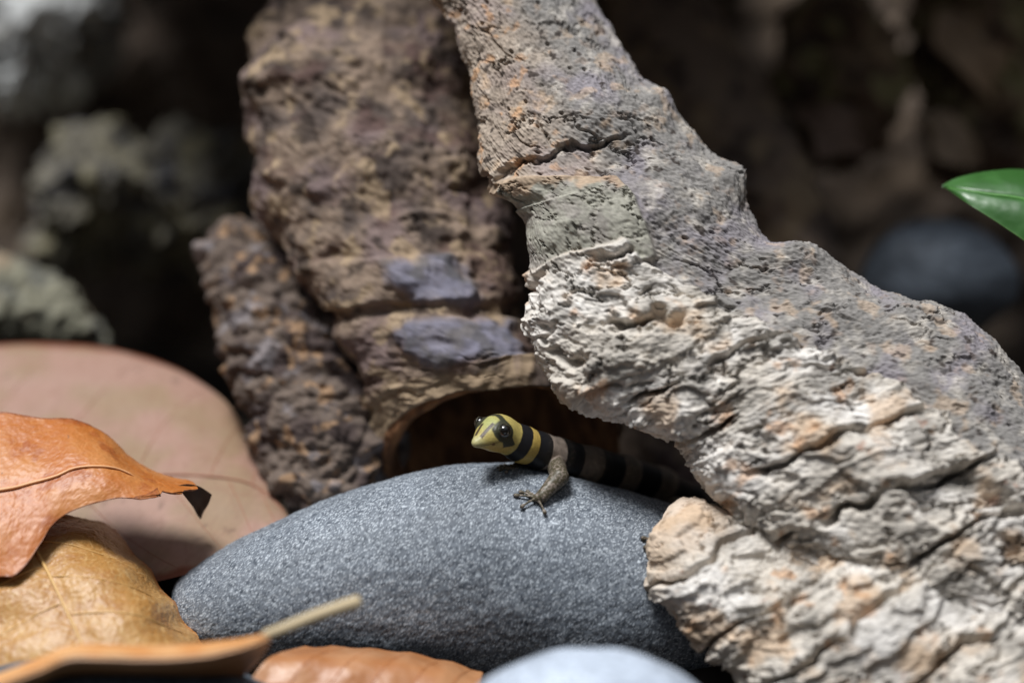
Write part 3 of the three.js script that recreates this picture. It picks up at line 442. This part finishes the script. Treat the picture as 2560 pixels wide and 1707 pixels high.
// glossy leaf at the bottom
leaf({
  label: 'glossy brown ribbed dead leaf at the bottom edge in front of the grey stone', side: V(0, 0.9, 0.4).normalize(), mat: leafMat({ clearcoat: 0.5 }), ribMat: plain(L(176, 112, 66), 0.4),
  net: [[[560, 1620, 31], [575, 1565, 29.5], [620, 1512, 26], [700, 1486, 17]], [[640, 1640, 31], [670, 1570, 29.5], [710, 1508, 25.5], [770, 1484, 16]], [[740, 1660, 31], [780, 1580, 29.5], [820, 1512, 25], [860, 1490, 15]], [[850, 1680, 31], [890, 1595, 29], [920, 1525, 24.5], [950, 1502, 15]], [[960, 1690, 31], [1000, 1615, 29], [1020, 1545, 24], [1040, 1522, 15]], [[1060, 1690, 30], [1080, 1635, 28], [1100, 1575, 23], [1110, 1545, 16]]],
  midV: 0.3, veins: 5, veinLean: 0.05, ribR: 0.3, veinR: 0.16, thick: 0.5, nu: 110, nv: 80, veinTo: [0.02, 0.97],
  relief: (q) => wrinkle(q, 0.15, 0.08) + 0.16 * Math.cos(q.u * 5 * 6.283),
  tint: (q) => { let c = mix3(L(176, 126, 86), L(162, 106, 62), sm(-0.2, 0.2, fbm(q.x / 8, q.y / 8, q.z / 8, 3))); c = mix3(c, L(140, 82, 42), 0.8 * sm(0.95, 1, q.v)); return c; },
});
// green leaf of a plant
{
  const base = at(2900, 1500, -30); base.y = 0;
  const o = thing('green_plant', base), gm = MAT({ roughness: 0.35, clearcoat: 0.2, clearcoatRoughness: 0.4 });
  const add = (nm, g, m, par = o) => { g.translate(-base.x, -base.y, -base.z); return mesh(nm, g, m, par); };
  const g = blade({ net: [[[2164, 426, -12], [2165, 427, -12], [2166, 428, -12], [2167, 429, -12]], [[2200, 408, -12], [2205, 424, -10], [2212, 445, -8], [2222, 466, -7]], [[2270, 393, -13], [2280, 424, -9], [2290, 470, -6], [2300, 516, -5]], [[2360, 390, -14], [2375, 430, -9], [2385, 500, -5], [2390, 580, -4]], [[2480, 420, -16], [2490, 480, -10], [2490, 570, -6], [2480, 660, -6]], [[2620, 520, -20], [2620, 560, -17], [2610, 620, -14], [2600, 680, -14]], [[2740, 640, -25], [2740, 645, -25], [2740, 650, -25], [2740, 655, -25]]], side: V(-0.1, 0.7, 0.7).normalize(), nu: 120, nv: 60, thick: 0.5, relief: (q) => 0.12 * fbm(q.x / 3, q.y / 3, q.z / 3, 3) - 0.3 * Math.exp(-(((q.v - 0.5) / 0.03) ** 2)), tint: (q) => { const c = mix3(L(46, 88, 36), L(56, 100, 46), sm(-0.2, 0.2, fbm(q.x / 6, q.y / 6, q.z / 6, 3))); return mix3(c, L(120, 160, 90), 0.7 * sm(0.03, 0.005, 1 - q.v)); } });
  const S = g.userData.surf, lf = add('leaf', g, gm), rib = []; for (let i = 0; i <= 10; i++) rib.push(S(0.02 + 0.098 * i, 0.5));
  add('midrib', tube(rib, 0.15, 0.5), plain(L(86, 140, 66), 0.4), lf);
  add('stem', tube([at(2980, 710, -25), at(2990, 900, -28), at(2940, 1200, -30), at(2900, 1500, -30).setY(-0.003)], 0.9, 1.4), plain(L(70, 110, 50), 0.5));
  tag(o, 'green plant leaf pointing in from the right edge', 'plant');
}
// dead leaves far behind
const farLeaf = (label, c, w, h, z, a, col, seed) => {
  const net = []; for (let i = 0; i < 5; i++) { const u = i / 4 - 0.5, row = []; for (let j = 0; j < 3; j++) { const v = (j / 2 - 0.5) * (1 - 3.6 * u * u) * (0.55 + 0.9 * hash2(i, j, seed + 90)) + 0.25 * (hash2(i, 7, seed + 31) - 0.5), x = u * w, y = v * h; row.push([c[0] + x * Math.cos(a) - y * Math.sin(a), c[1] + x * Math.sin(a) + y * Math.cos(a), z + 8 * (j - 1) * 0.5 - 30 * u * u + seed]); } net.push(row); }
  leaf({ label, net, side: V(0, 0.6, 0.8).normalize(), mat: leafMat({ roughness: 0.6, clearcoat: 0 }), ribMat: plain(col.map((v) => v * 0.8)), ribR: 0.3, thick: 0.4, nu: 40, nv: 24, relief: (q) => 1.2 * fbm(q.x / 8, q.y / 8, q.z / 8, 2), tint: (q) => { const k = 1 + 0.5 * fbm(q.x / 5 + seed, q.y / 5, q.z / 5, 3); return col.map((v) => v * k); } });
};
const mottled = [L(118, 98, 82), L(84, 72, 64), L(168, 146, 120), L(160, 152, 112)];
lump('bark_chunk', 'blurred brown and olive mottled bark chunk in the upper right background', [[1790, 60, -112, 1850, -40, -112, 6], [1790, 220, -110, 1980, -30, -112, 16], [1850, 330, -108, 2050, 120, -110, 18], [1900, 380, -106, 2060, 240, -108, 14], [1940, 400, -106, 2030, 330, -108, 5]], mottled, { seed: 41, big: 12, amp: 9, fine: 4 });
lump('bark_chunk', 'blurred dark bark chunk with tan patches at the upper right corner', [[2090, -20, -122, 2150, -120, -122, 8], [2110, 160, -120, 2330, -90, -122, 20], [2130, 300, -118, 2440, 120, -120, 20], [2160, 400, -116, 2440, 300, -118, 16], [2200, 440, -116, 2400, 400, -118, 5]], mottled, { seed: 52, big: 12, amp: 9, fine: 4 });
lump('bark_chunk', 'dim brown rounded bark chunk at the top edge behind the pale branch', [[1320, 60, -130, 1380, -120, -130, 8], [1400, 130, -128, 1500, -120, -130, 18], [1500, 150, -128, 1640, -120, -130, 18], [1640, 60, -128, 1740, -120, -130, 8]], [L(86, 78, 66), L(60, 52, 46), L(110, 104, 84)], { seed: 47, big: 12, amp: 8, fine: 3 });
farLeaf('tan blurred dead leaf near the upper right corner', [2235, 120], 250, 150, -96, 1.0, L(176, 150, 122), 0);
farLeaf('brown blurred dead leaf in the upper right background', [1910, 310], 200, 100, -88, 0.5, L(128, 106, 92), 2);
farLeaf('pale brown blurred leaf above the green leaf', [2180, 320], 190, 80, -90, 0.7, L(160, 138, 114), 3);
// ---------------------------------------------------------------- bark slab added out of view to shade the background
lump('bark_slab', 'added unseen bark slab that shades the background', [-20, 400, 800, 1200, 1700, 2300, 2800].map((x, i) => [x, -540, -14, x, i < 4 ? -956 : -720, i < 4 ? -330 : -125, i % 6 ? 8 : 4]), [L(130, 110, 92), L(96, 80, 68)], { seed: 31, big: 18, nu: 120, nv: 80 });

// ---------------------------------------------------------------- the gecko
function stoneZ(px, py) { // how far the stone's face stands forward at a spot
  let i = 0; while (i < STONE.length - 2 && STONE[i + 1][0] * E < px) i++;
  const r = spline(STONE, i + clamp((px / E - STONE[i][0]) / (STONE[i + 1][0] - STONE[i][0]))), yb = r[1] * E, yt = r[4] * E, c = clamp((py - (yb + yt) / 2) / ((yt - yb) / 2), -1, 1);
  return (r[2] + r[5]) / 2 + r[6] * Math.sqrt(1 - c * c);
}
{
  const mm = (p) => V(p.x * 1000, p.y * 1000, p.z * 1000), g3 = (x, y, z) => mm(at(x, y, z));
  const yaw = 42 * Math.PI / 180, pit = 0.06;
  const fh = V(-Math.sin(yaw), 0, Math.cos(yaw)), lat = V(Math.cos(yaw), 0, Math.sin(yaw));
  const f = fh.clone().multiplyScalar(Math.cos(pit)).add(V(0, -Math.sin(pit), 0)), up = V().crossVectors(f, lat);
  const M = g3(1233, 1071, 5);
  const H = (a, b, c) => M.clone().addScaledVector(f, a).addScaledVector(lat, b).addScaledVector(up, c);
  const caps = []; // tapered capsules: a, b, ra, rb, blend
  const cap = (a, b, ra, rb, k = 0.5) => caps.push({ a, b: b.clone().sub(a), ra, rb, k, l2: Math.max(1e-9, a.distanceToSquared(b)) });
  const ell = []; // ellipsoids in head axes
  const el = (a, b, c, ra, rb, rc, k) => ell.push({ a, b, c, ra, rb, rc, k });
  el(-1.2, 0, -1.15, 3.9, 3.3, 3.1, 1.2); el(0.7, 0, -1.1, 3.3, 2.75, 2.4, 1.2); el(3.0, 0, -1.3, 2.3, 1.4, 1.15, 1.2); el(4.5, 0, -1.3, 0.95, 0.68, 0.62, 0.8);
  el(0.1, 2.5, 0.3, 1.55, 0.95, 1.2, 0.5); el(0.1, -2.5, 0.3, 1.55, 0.95, 1.2, 0.5); el(-1.3, 0, -2.6, 3.2, 2.5, 1.9, 1.0);
  const spine = [H(-1, 0, -1.0), g3(1304, 1110, 0.5), g3(1345, 1126, -2), g3(1400, 1143, -5.5), g3(1480, 1163, -9.5), g3(1560, 1184, -14), g3(1650, 1212, -19), g3(1730, 1246, -24), g3(1800, 1290, -29), g3(1850, 1345, -33)];
  const rad = [3.1, 3.35, 3.4, 3.45, 3.45, 3.5, 3.4, 2.9, 1.9, 1.2];
  for (let i = 0; i < spine.length - 1; i++) cap(spine[i], spine[i + 1], rad[i], rad[i + 1], 0.9);
  // forelegs, hind leg, feet with five toes each
  const on = (x, y, d = 0.3) => g3(x, y, stoneZ(x, y) + d);
  const limb = (pts, rs, k = 0.35) => { for (let i = 0; i < pts.length - 1; i++) cap(pts[i], pts[i + 1], rs[i], rs[i + 1], k); };
  const toePads = [];
  const foot = (c, tips, r = 0.3) => tips.forEach(([x, y]) => {
    const t = on(x, y, 0.25), m = c.clone().lerp(t, 0.55).addScaledVector(V(0, 1, 0.3), 0.22), e = m.clone().lerp(t, 0.8);
    cap(c, m, r * 1.15, r * 0.75, 0.22); cap(m, e, r * 0.75, r * 0.8, 0.12); cap(e, t, r * 1.25, r * 1.5, 0.12); toePads.push([e, t, r]);
  });
  const elbow = g3(1398, 1192, stoneZ(1398, 1205) + 3.0), wrist = on(1356, 1240, 0.75), palm = on(1343, 1245, 0.55);
  limb([g3(1392, 1166, -1), elbow, wrist, palm], [1.8, 1.7, 1.15, 0.8], 0.45);
  foot(palm, [[1289, 1238], [1302, 1230], [1319, 1229], [1305, 1266], [1362, 1281]], 0.27);
  const palm2 = on(1274, 1171, 0.4); limb([g3(1335, 1140, -6), g3(1305, 1158, -4.5), palm2], [1.2, 0.8, 0.5], 0.4);
  foot(palm2, [[1246, 1170], [1252, 1165], [1262, 1163], [1250, 1176], [1266, 1181]], 0.24);
  const palm3 = on(1650, 1352, 0.6); limb([g3(1690, 1262, -13), g3(1720, 1310, stoneZ(1720, 1320) + 2.5), on(1680, 1340, 0.9), palm3], [1.6, 1.3, 0.75, 0.6], 0.45);
  foot(palm3, [[1608, 1345], [1614, 1368], [1622, 1388], [1640, 1396], [1660, 1325]], 0.3);

  const smin = (a, b, k) => { const h = Math.max(k - Math.abs(a - b), 0) / k; return Math.min(a, b) - h * h * k * 0.25; };
  const fo = V(), field = (x, y, z) => {
    let d = 99; const px = x - M.x, py = y - M.y, pz = z - M.z;
    const ha = px * f.x + py * f.y + pz * f.z, hb = px * lat.x + py * lat.y + pz * lat.z, hc = px * up.x + py * up.y + pz * up.z;
    if (ha * ha + hb * hb + hc * hc < 130) for (const e of ell) {
      const A = (ha - e.a) / e.ra, B = (hb - e.b) / e.rb, C = (hc - e.c) / e.rc, k0 = Math.sqrt(A * A + B * B + C * C), k1 = Math.sqrt((A / e.ra) ** 2 + (B / e.rb) ** 2 + (C / e.rc) ** 2);
      d = smin(d, k1 < 1e-6 ? -1 : k0 * (k0 - 1) / k1, e.k);
    }
    for (const c of caps) {
      const dx = x - c.a.x, dy = y - c.a.y, dz = z - c.a.z, t = clamp((dx * c.b.x + dy * c.b.y + dz * c.b.z) / c.l2);
      const q = Math.hypot(dx - c.b.x * t, dy - c.b.y * t, dz - c.b.z * t) - (c.ra + (c.rb - c.ra) * t);
      if (q < d + c.k) d = smin(d, q, c.k);
    }
    return d;
  };
  // surface nets over the blocks the skin passes through
  const lo = V(1e9, 1e9, 1e9), hi = V(-1e9, -1e9, -1e9);
  for (const c of caps) for (const p of [c.a, c.a.clone().add(c.b)]) { lo.min(p.clone().subScalar(4)); hi.max(p.clone().addScalar(4)); }
  lo.min(H(6, 0, 0).subScalar(4)); hi.max(H(6, 0, 0).addScalar(4));
  const h = 0.15, BS = 8, nx = Math.ceil((hi.x - lo.x) / h / BS) * BS + 1, ny = Math.ceil((hi.y - lo.y) / h / BS) * BS + 1, nz = Math.ceil((hi.z - lo.z) / h / BS) * BS + 1;
  const F = new Float32Array(nx * ny * nz).fill(9), R = h * BS * 0.87 + 0.5, blocks = [];
  for (let bz = 0; bz < nz - 1; bz += BS) for (let by = 0; by < ny - 1; by += BS) for (let bx = 0; bx < nx - 1; bx += BS) {
    const d = field(lo.x + (bx + BS / 2) * h, lo.y + (by + BS / 2) * h, lo.z + (bz + BS / 2) * h);
    const live = Math.abs(d) < R; if (live) blocks.push([bx, by, bz]);
    for (let k = 0; k <= BS; k++) for (let j = 0; j <= BS; j++) for (let i = 0; i <= BS; i++) { const at_ = ((bz + k) * ny + by + j) * nx + bx + i; if (live) F[at_] = field(lo.x + (bx + i) * h, lo.y + (by + j) * h, lo.z + (bz + k) * h); else if (F[at_] === 9) F[at_] = d; }
  }
  const vid = new Int32Array(nx * ny * nz).fill(-1), P = [], idx = [];
  const corner = [0, 1, nx, nx + 1, nx * ny, nx * ny + 1, nx * ny + nx, nx * ny + nx + 1];
  for (const [bx, by, bz] of blocks) for (let k = bz; k < bz + BS; k++) for (let j = by; j < by + BS; j++) for (let i = bx; i < bx + BS; i++) {
    const o = (k * ny + j) * nx + i; let m = 0; for (let c = 0; c < 8; c++) if (F[o + corner[c]] < 0) m |= 1 << c;
    if (m === 0 || m === 255) continue;
    let sx = 0, sy = 0, sz = 0, n = 0;
    for (let a = 0; a < 8; a++) for (const bit of [1, 2, 4]) { const b = a | bit; if (b === a) continue; const fa = F[o + corner[a]], fb = F[o + corner[b]]; if ((fa < 0) === (fb < 0)) continue; const t = fa / (fa - fb); sx += (a & 1) + (bit === 1 ? t : 0); sy += ((a >> 1) & 1) + (bit === 2 ? t : 0); sz += ((a >> 2) & 1) + (bit === 4 ? t : 0); n++; }
    vid[o] = P.length / 3; P.push(lo.x + (i + sx / n) * h, lo.y + (j + sy / n) * h, lo.z + (k + sz / n) * h);
  }
  const quad = (a, b, c, d, inv) => { if (a < 0 || b < 0 || c < 0 || d < 0) return; inv ? idx.push(a, c, b, b, c, d) : idx.push(a, b, c, b, d, c); };
  for (const [bx, by, bz] of blocks) for (let k = bz; k < bz + BS; k++) for (let j = by; j < by + BS; j++) for (let i = bx; i < bx + BS; i++) {
    const o = (k * ny + j) * nx + i, s = F[o] < 0; if (i < 1 || j < 1 || k < 1) continue;
    if (s !== F[o + 1] < 0) quad(vid[o - nx - nx * ny], vid[o - nx * ny], vid[o - nx], vid[o], !s);
    if (s !== F[o + nx] < 0) quad(vid[o - 1 - nx * ny], vid[o - 1], vid[o - nx * ny], vid[o], !s);
    if (s !== F[o + nx * ny] < 0) quad(vid[o - 1 - nx], vid[o - nx], vid[o - 1], vid[o], !s);
  }
  // skin: bands along the spine, mask on the head, mottled limbs
  const YEL = [0.42, 0.34, 0.11], YEL2 = [0.46, 0.33, 0.09], LIME = [0.36, 0.37, 0.14], BLK = [0.012, 0.012, 0.014], OLV = [0.035, 0.036, 0.022], PNK = [0.38, 0.31, 0.26], PNK2 = [0.18, 0.145, 0.115], STR = [0.045, 0.025, 0.022];  // the darker pink has the rear body's shade mixed into it
  const cum = [0]; for (let i = 1; i < spine.length; i++) cum.push(cum[i - 1] + spine[i].distanceTo(spine[i - 1]));
  const nV = P.length / 3, pos = new Float32Array(P.length), col = new Float32Array(P.length), dir = spine.map((p, i) => (spine[i + 1] || p).clone().sub(i < spine.length - 1 ? p : spine[i - 1]).normalize());
  const q = V(), limbCaps = caps.slice(spine.length - 1);
  const soft = (d, w = 0.12) => sm(w, -w, d); // 1 inside
  for (let i = 0; i < nV; i++) {
    const x = P[3 * i], y = P[3 * i + 1], z = P[3 * i + 2]; q.set(x, y, z).sub(M);
    const a = q.dot(f), b = q.dot(lat), c = q.dot(up), ab = Math.abs(b), nz_ = 0.18 * fbm(x * 0.9, y * 0.9, z * 0.9, 3);
    let best = 1e9, sa = 0; // place along the body
    for (let k = 0; k < spine.length - 1; k++) { const L2 = spine[k].distanceToSquared(spine[k + 1]), tt = clamp(((x - spine[k].x) * (spine[k + 1].x - spine[k].x) + (y - spine[k].y) * (spine[k + 1].y - spine[k].y) + (z - spine[k].z) * (spine[k + 1].z - spine[k].z)) / L2, k ? 0 : -3, 1), px = mix(spine[k].x, spine[k + 1].x, tt), py = mix(spine[k].y, spine[k + 1].y, tt), pz = mix(spine[k].z, spine[k + 1].z, tt), d = Math.hypot(x - px, y - py, z - pz); if (d < best) { best = d; sa = cum[k] + tt * Math.sqrt(L2); } }
    const s = sa + nz_;
    // body bands: [end, colour]; rear pink ones darkened to stand for shade under the branch
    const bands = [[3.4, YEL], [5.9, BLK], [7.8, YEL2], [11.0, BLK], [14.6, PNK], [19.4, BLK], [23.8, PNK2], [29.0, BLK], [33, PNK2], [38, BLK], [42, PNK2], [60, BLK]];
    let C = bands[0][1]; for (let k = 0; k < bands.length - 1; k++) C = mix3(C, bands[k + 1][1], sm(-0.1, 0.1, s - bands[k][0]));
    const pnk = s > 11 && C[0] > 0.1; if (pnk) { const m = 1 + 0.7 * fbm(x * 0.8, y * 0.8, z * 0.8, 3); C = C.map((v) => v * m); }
    if (s < 3.2) {
      let hd = mix3(YEL, LIME, sm(0, 1.6, c) * sm(-2, 1, a)); hd = mix3(hd, [0.42, 0.42, 0.24], sm(3.2, 5, a) * 0.6);
      hd = mix3(hd, YEL2, sm(-1.5, -3, c));
      const ex = Math.hypot((a - 0.15) * 0.95, (c - 0.15) * 0.95);
      const side_ = sm(1.2, 1.7, ab);
      let dark = side_ * soft(ex - 1.9 - nz_); // mask round the eye
      dark = Math.max(dark, side_ * soft(Math.max(Math.abs(a + 0.35 - 0.35 * (c + 2)) - 1.15, Math.abs(c + 1.7) - 1.35) - nz_)); // down to the jaw
      const arch = Math.max(Math.abs(a + 0.85 + 0.45 * (1 - Math.min(1, ab / 1.8))) - 0.6); dark = Math.max(dark, soft(arch - nz_) * sm(-0.2, 0.5, c) ); // over the crown
      hd = mix3(hd, OLV, dark * sm(-3.6, -3.1, c));
      const cy = 0.72 + 0.14 * (3.8 - a), stripe = soft(Math.abs(ab - cy) - 0.32, 0.08) * sm(4.3, 4.0, a) * sm(b > 0 ? 0.9 : 1.5, b > 0 ? 1.1 : 1.8, a) * sm(-1.75, -1.35, c); hd = mix3(hd, STR, stripe * 0.95);
      hd = mix3(hd, [0.07, 0.055, 0.03], 0.8 * soft(Math.abs(c + 1.62 + 0.12 * (a - 3)) - 0.07, 0.07) * sm(0.6, 1.2, a) * sm(0.2, 0.4, ab)); // mouth line
      const spot = soft(Math.hypot(a - 2.5, c + 1.75) - 0.28) * (b > 0 ? 1 : 0); hd = mix3(hd, [0.12, 0.06, 0.02], spot);
      C = mix3(hd, C, sm(2.4, 2.9, s));
    }
    // limbs
    let dl = 9; for (const cp of limbCaps) { const dx = x - cp.a.x, dy = y - cp.a.y, dz = z - cp.a.z, t = clamp((dx * cp.b.x + dy * cp.b.y + dz * cp.b.z) / cp.l2); dl = Math.min(dl, Math.hypot(dx - cp.b.x * t, dy - cp.b.y * t, dz - cp.b.z * t) - (cp.ra + (cp.rb - cp.ra) * t)); }
    const db = best - 2.9 - 0.35, lm = Math.max(sm(0.16, 0.02, dl), s > 4.5 || c < -5 ? sm(0.3, 0.7, db) : 0) * sm(-0.25, 0.35, db);
    if (lm > 0) { const m = fbm(x * 2.1, y * 2.1, z * 2.1, 3); C = mix3(C, mix3([0.075, 0.065, 0.04], [0.24, 0.2, 0.17], sm(-0.1, 0.3, m)), lm); }
    const gr = 1 + 0.22 * n3(x * 4, y * 4, z * 4) + 0.1 * n3(x * 1.2, y * 1.2, z * 1.2);
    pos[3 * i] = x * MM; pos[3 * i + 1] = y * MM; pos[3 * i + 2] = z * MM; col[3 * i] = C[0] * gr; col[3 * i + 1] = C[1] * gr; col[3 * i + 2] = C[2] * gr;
  }
  const geo = new THREE.BufferGeometry(); geo.setAttribute('position', new THREE.BufferAttribute(pos, 3)); geo.setAttribute('color', new THREE.BufferAttribute(col, 3)); geo.setIndex(idx); geo.computeVertexNormals(); { const nn = geo.attributes.normal.array; for (let i = 0; i < nV; i++) { const w = 0.022 * n3(P[3 * i] * 3.3, P[3 * i + 1] * 3.3, P[3 * i + 2] * 3.3) * MM; for (let k = 0; k < 3; k++) pos[3 * i + k] += nn[3 * i + k] * w; } } geo.computeVertexNormals();
  const c0 = based(geo), o = thing('gecko', c0);
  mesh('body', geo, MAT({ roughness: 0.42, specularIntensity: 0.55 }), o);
  const eyeM = new THREE.MeshPhysicalMaterial({ color: new THREE.Color().setRGB(0.006, 0.005, 0.004), roughness: 0.06, clearcoat: 1, clearcoatRoughness: 0.03 }), lidM = new THREE.MeshPhysicalMaterial({ color: new THREE.Color().setRGB(0.05, 0.046, 0.03), roughness: 0.4 });
  for (const sd of [1, -1]) {
    const dirE = V().addScaledVector(lat, sd).addScaledVector(f, 0.42).addScaledVector(up, 0.16).normalize(), pc = H(0.12, sd * 2.72, 0.3);
    const e = mesh('eye', new THREE.SphereGeometry(1.3 * MM, 32, 24), eyeM, o); e.position.copy(pc.clone().addScaledVector(dirE, 0.22).multiplyScalar(MM)).sub(c0);
    const r = mesh('eyelid', new THREE.TorusGeometry(1.14 * MM, 0.1 * MM, 10, 40), lidM, e); r.position.copy(dirE).multiplyScalar(0.6 * MM); r.quaternion.setFromUnitVectors(V(0, 0, 1), dirE);
    const nn = mesh('nostril', new THREE.SphereGeometry(0.16 * MM, 12, 8), eyeM, o); nn.position.copy(H(5.05, sd * 0.62, -1.12).multiplyScalar(MM)).sub(c0); nn.scale.set(1, 0.8, 1);
  }
  const clawM = new THREE.MeshPhysicalMaterial({ color: new THREE.Color().setRGB(0.05, 0.04, 0.045), roughness: 0.12, clearcoat: 1, clearcoatRoughness: 0.08 });
  for (const [e, t, r] of toePads) { const m = mesh('toe_tip', new THREE.SphereGeometry(r * 1.25 * MM, 12, 10), clawM, o), d = t.clone().sub(e).normalize(); m.position.copy(t.clone().addScaledVector(d, r * 0.45).multiplyScalar(MM)).sub(c0); m.quaternion.setFromUnitVectors(V(0, 0, 1), d); m.scale.set(1, 0.75, 1.15); }
  tag(o, 'small gecko with yellow and black banded head raised over the grey stone', 'gecko');
}

renderer.render(scene, camera);
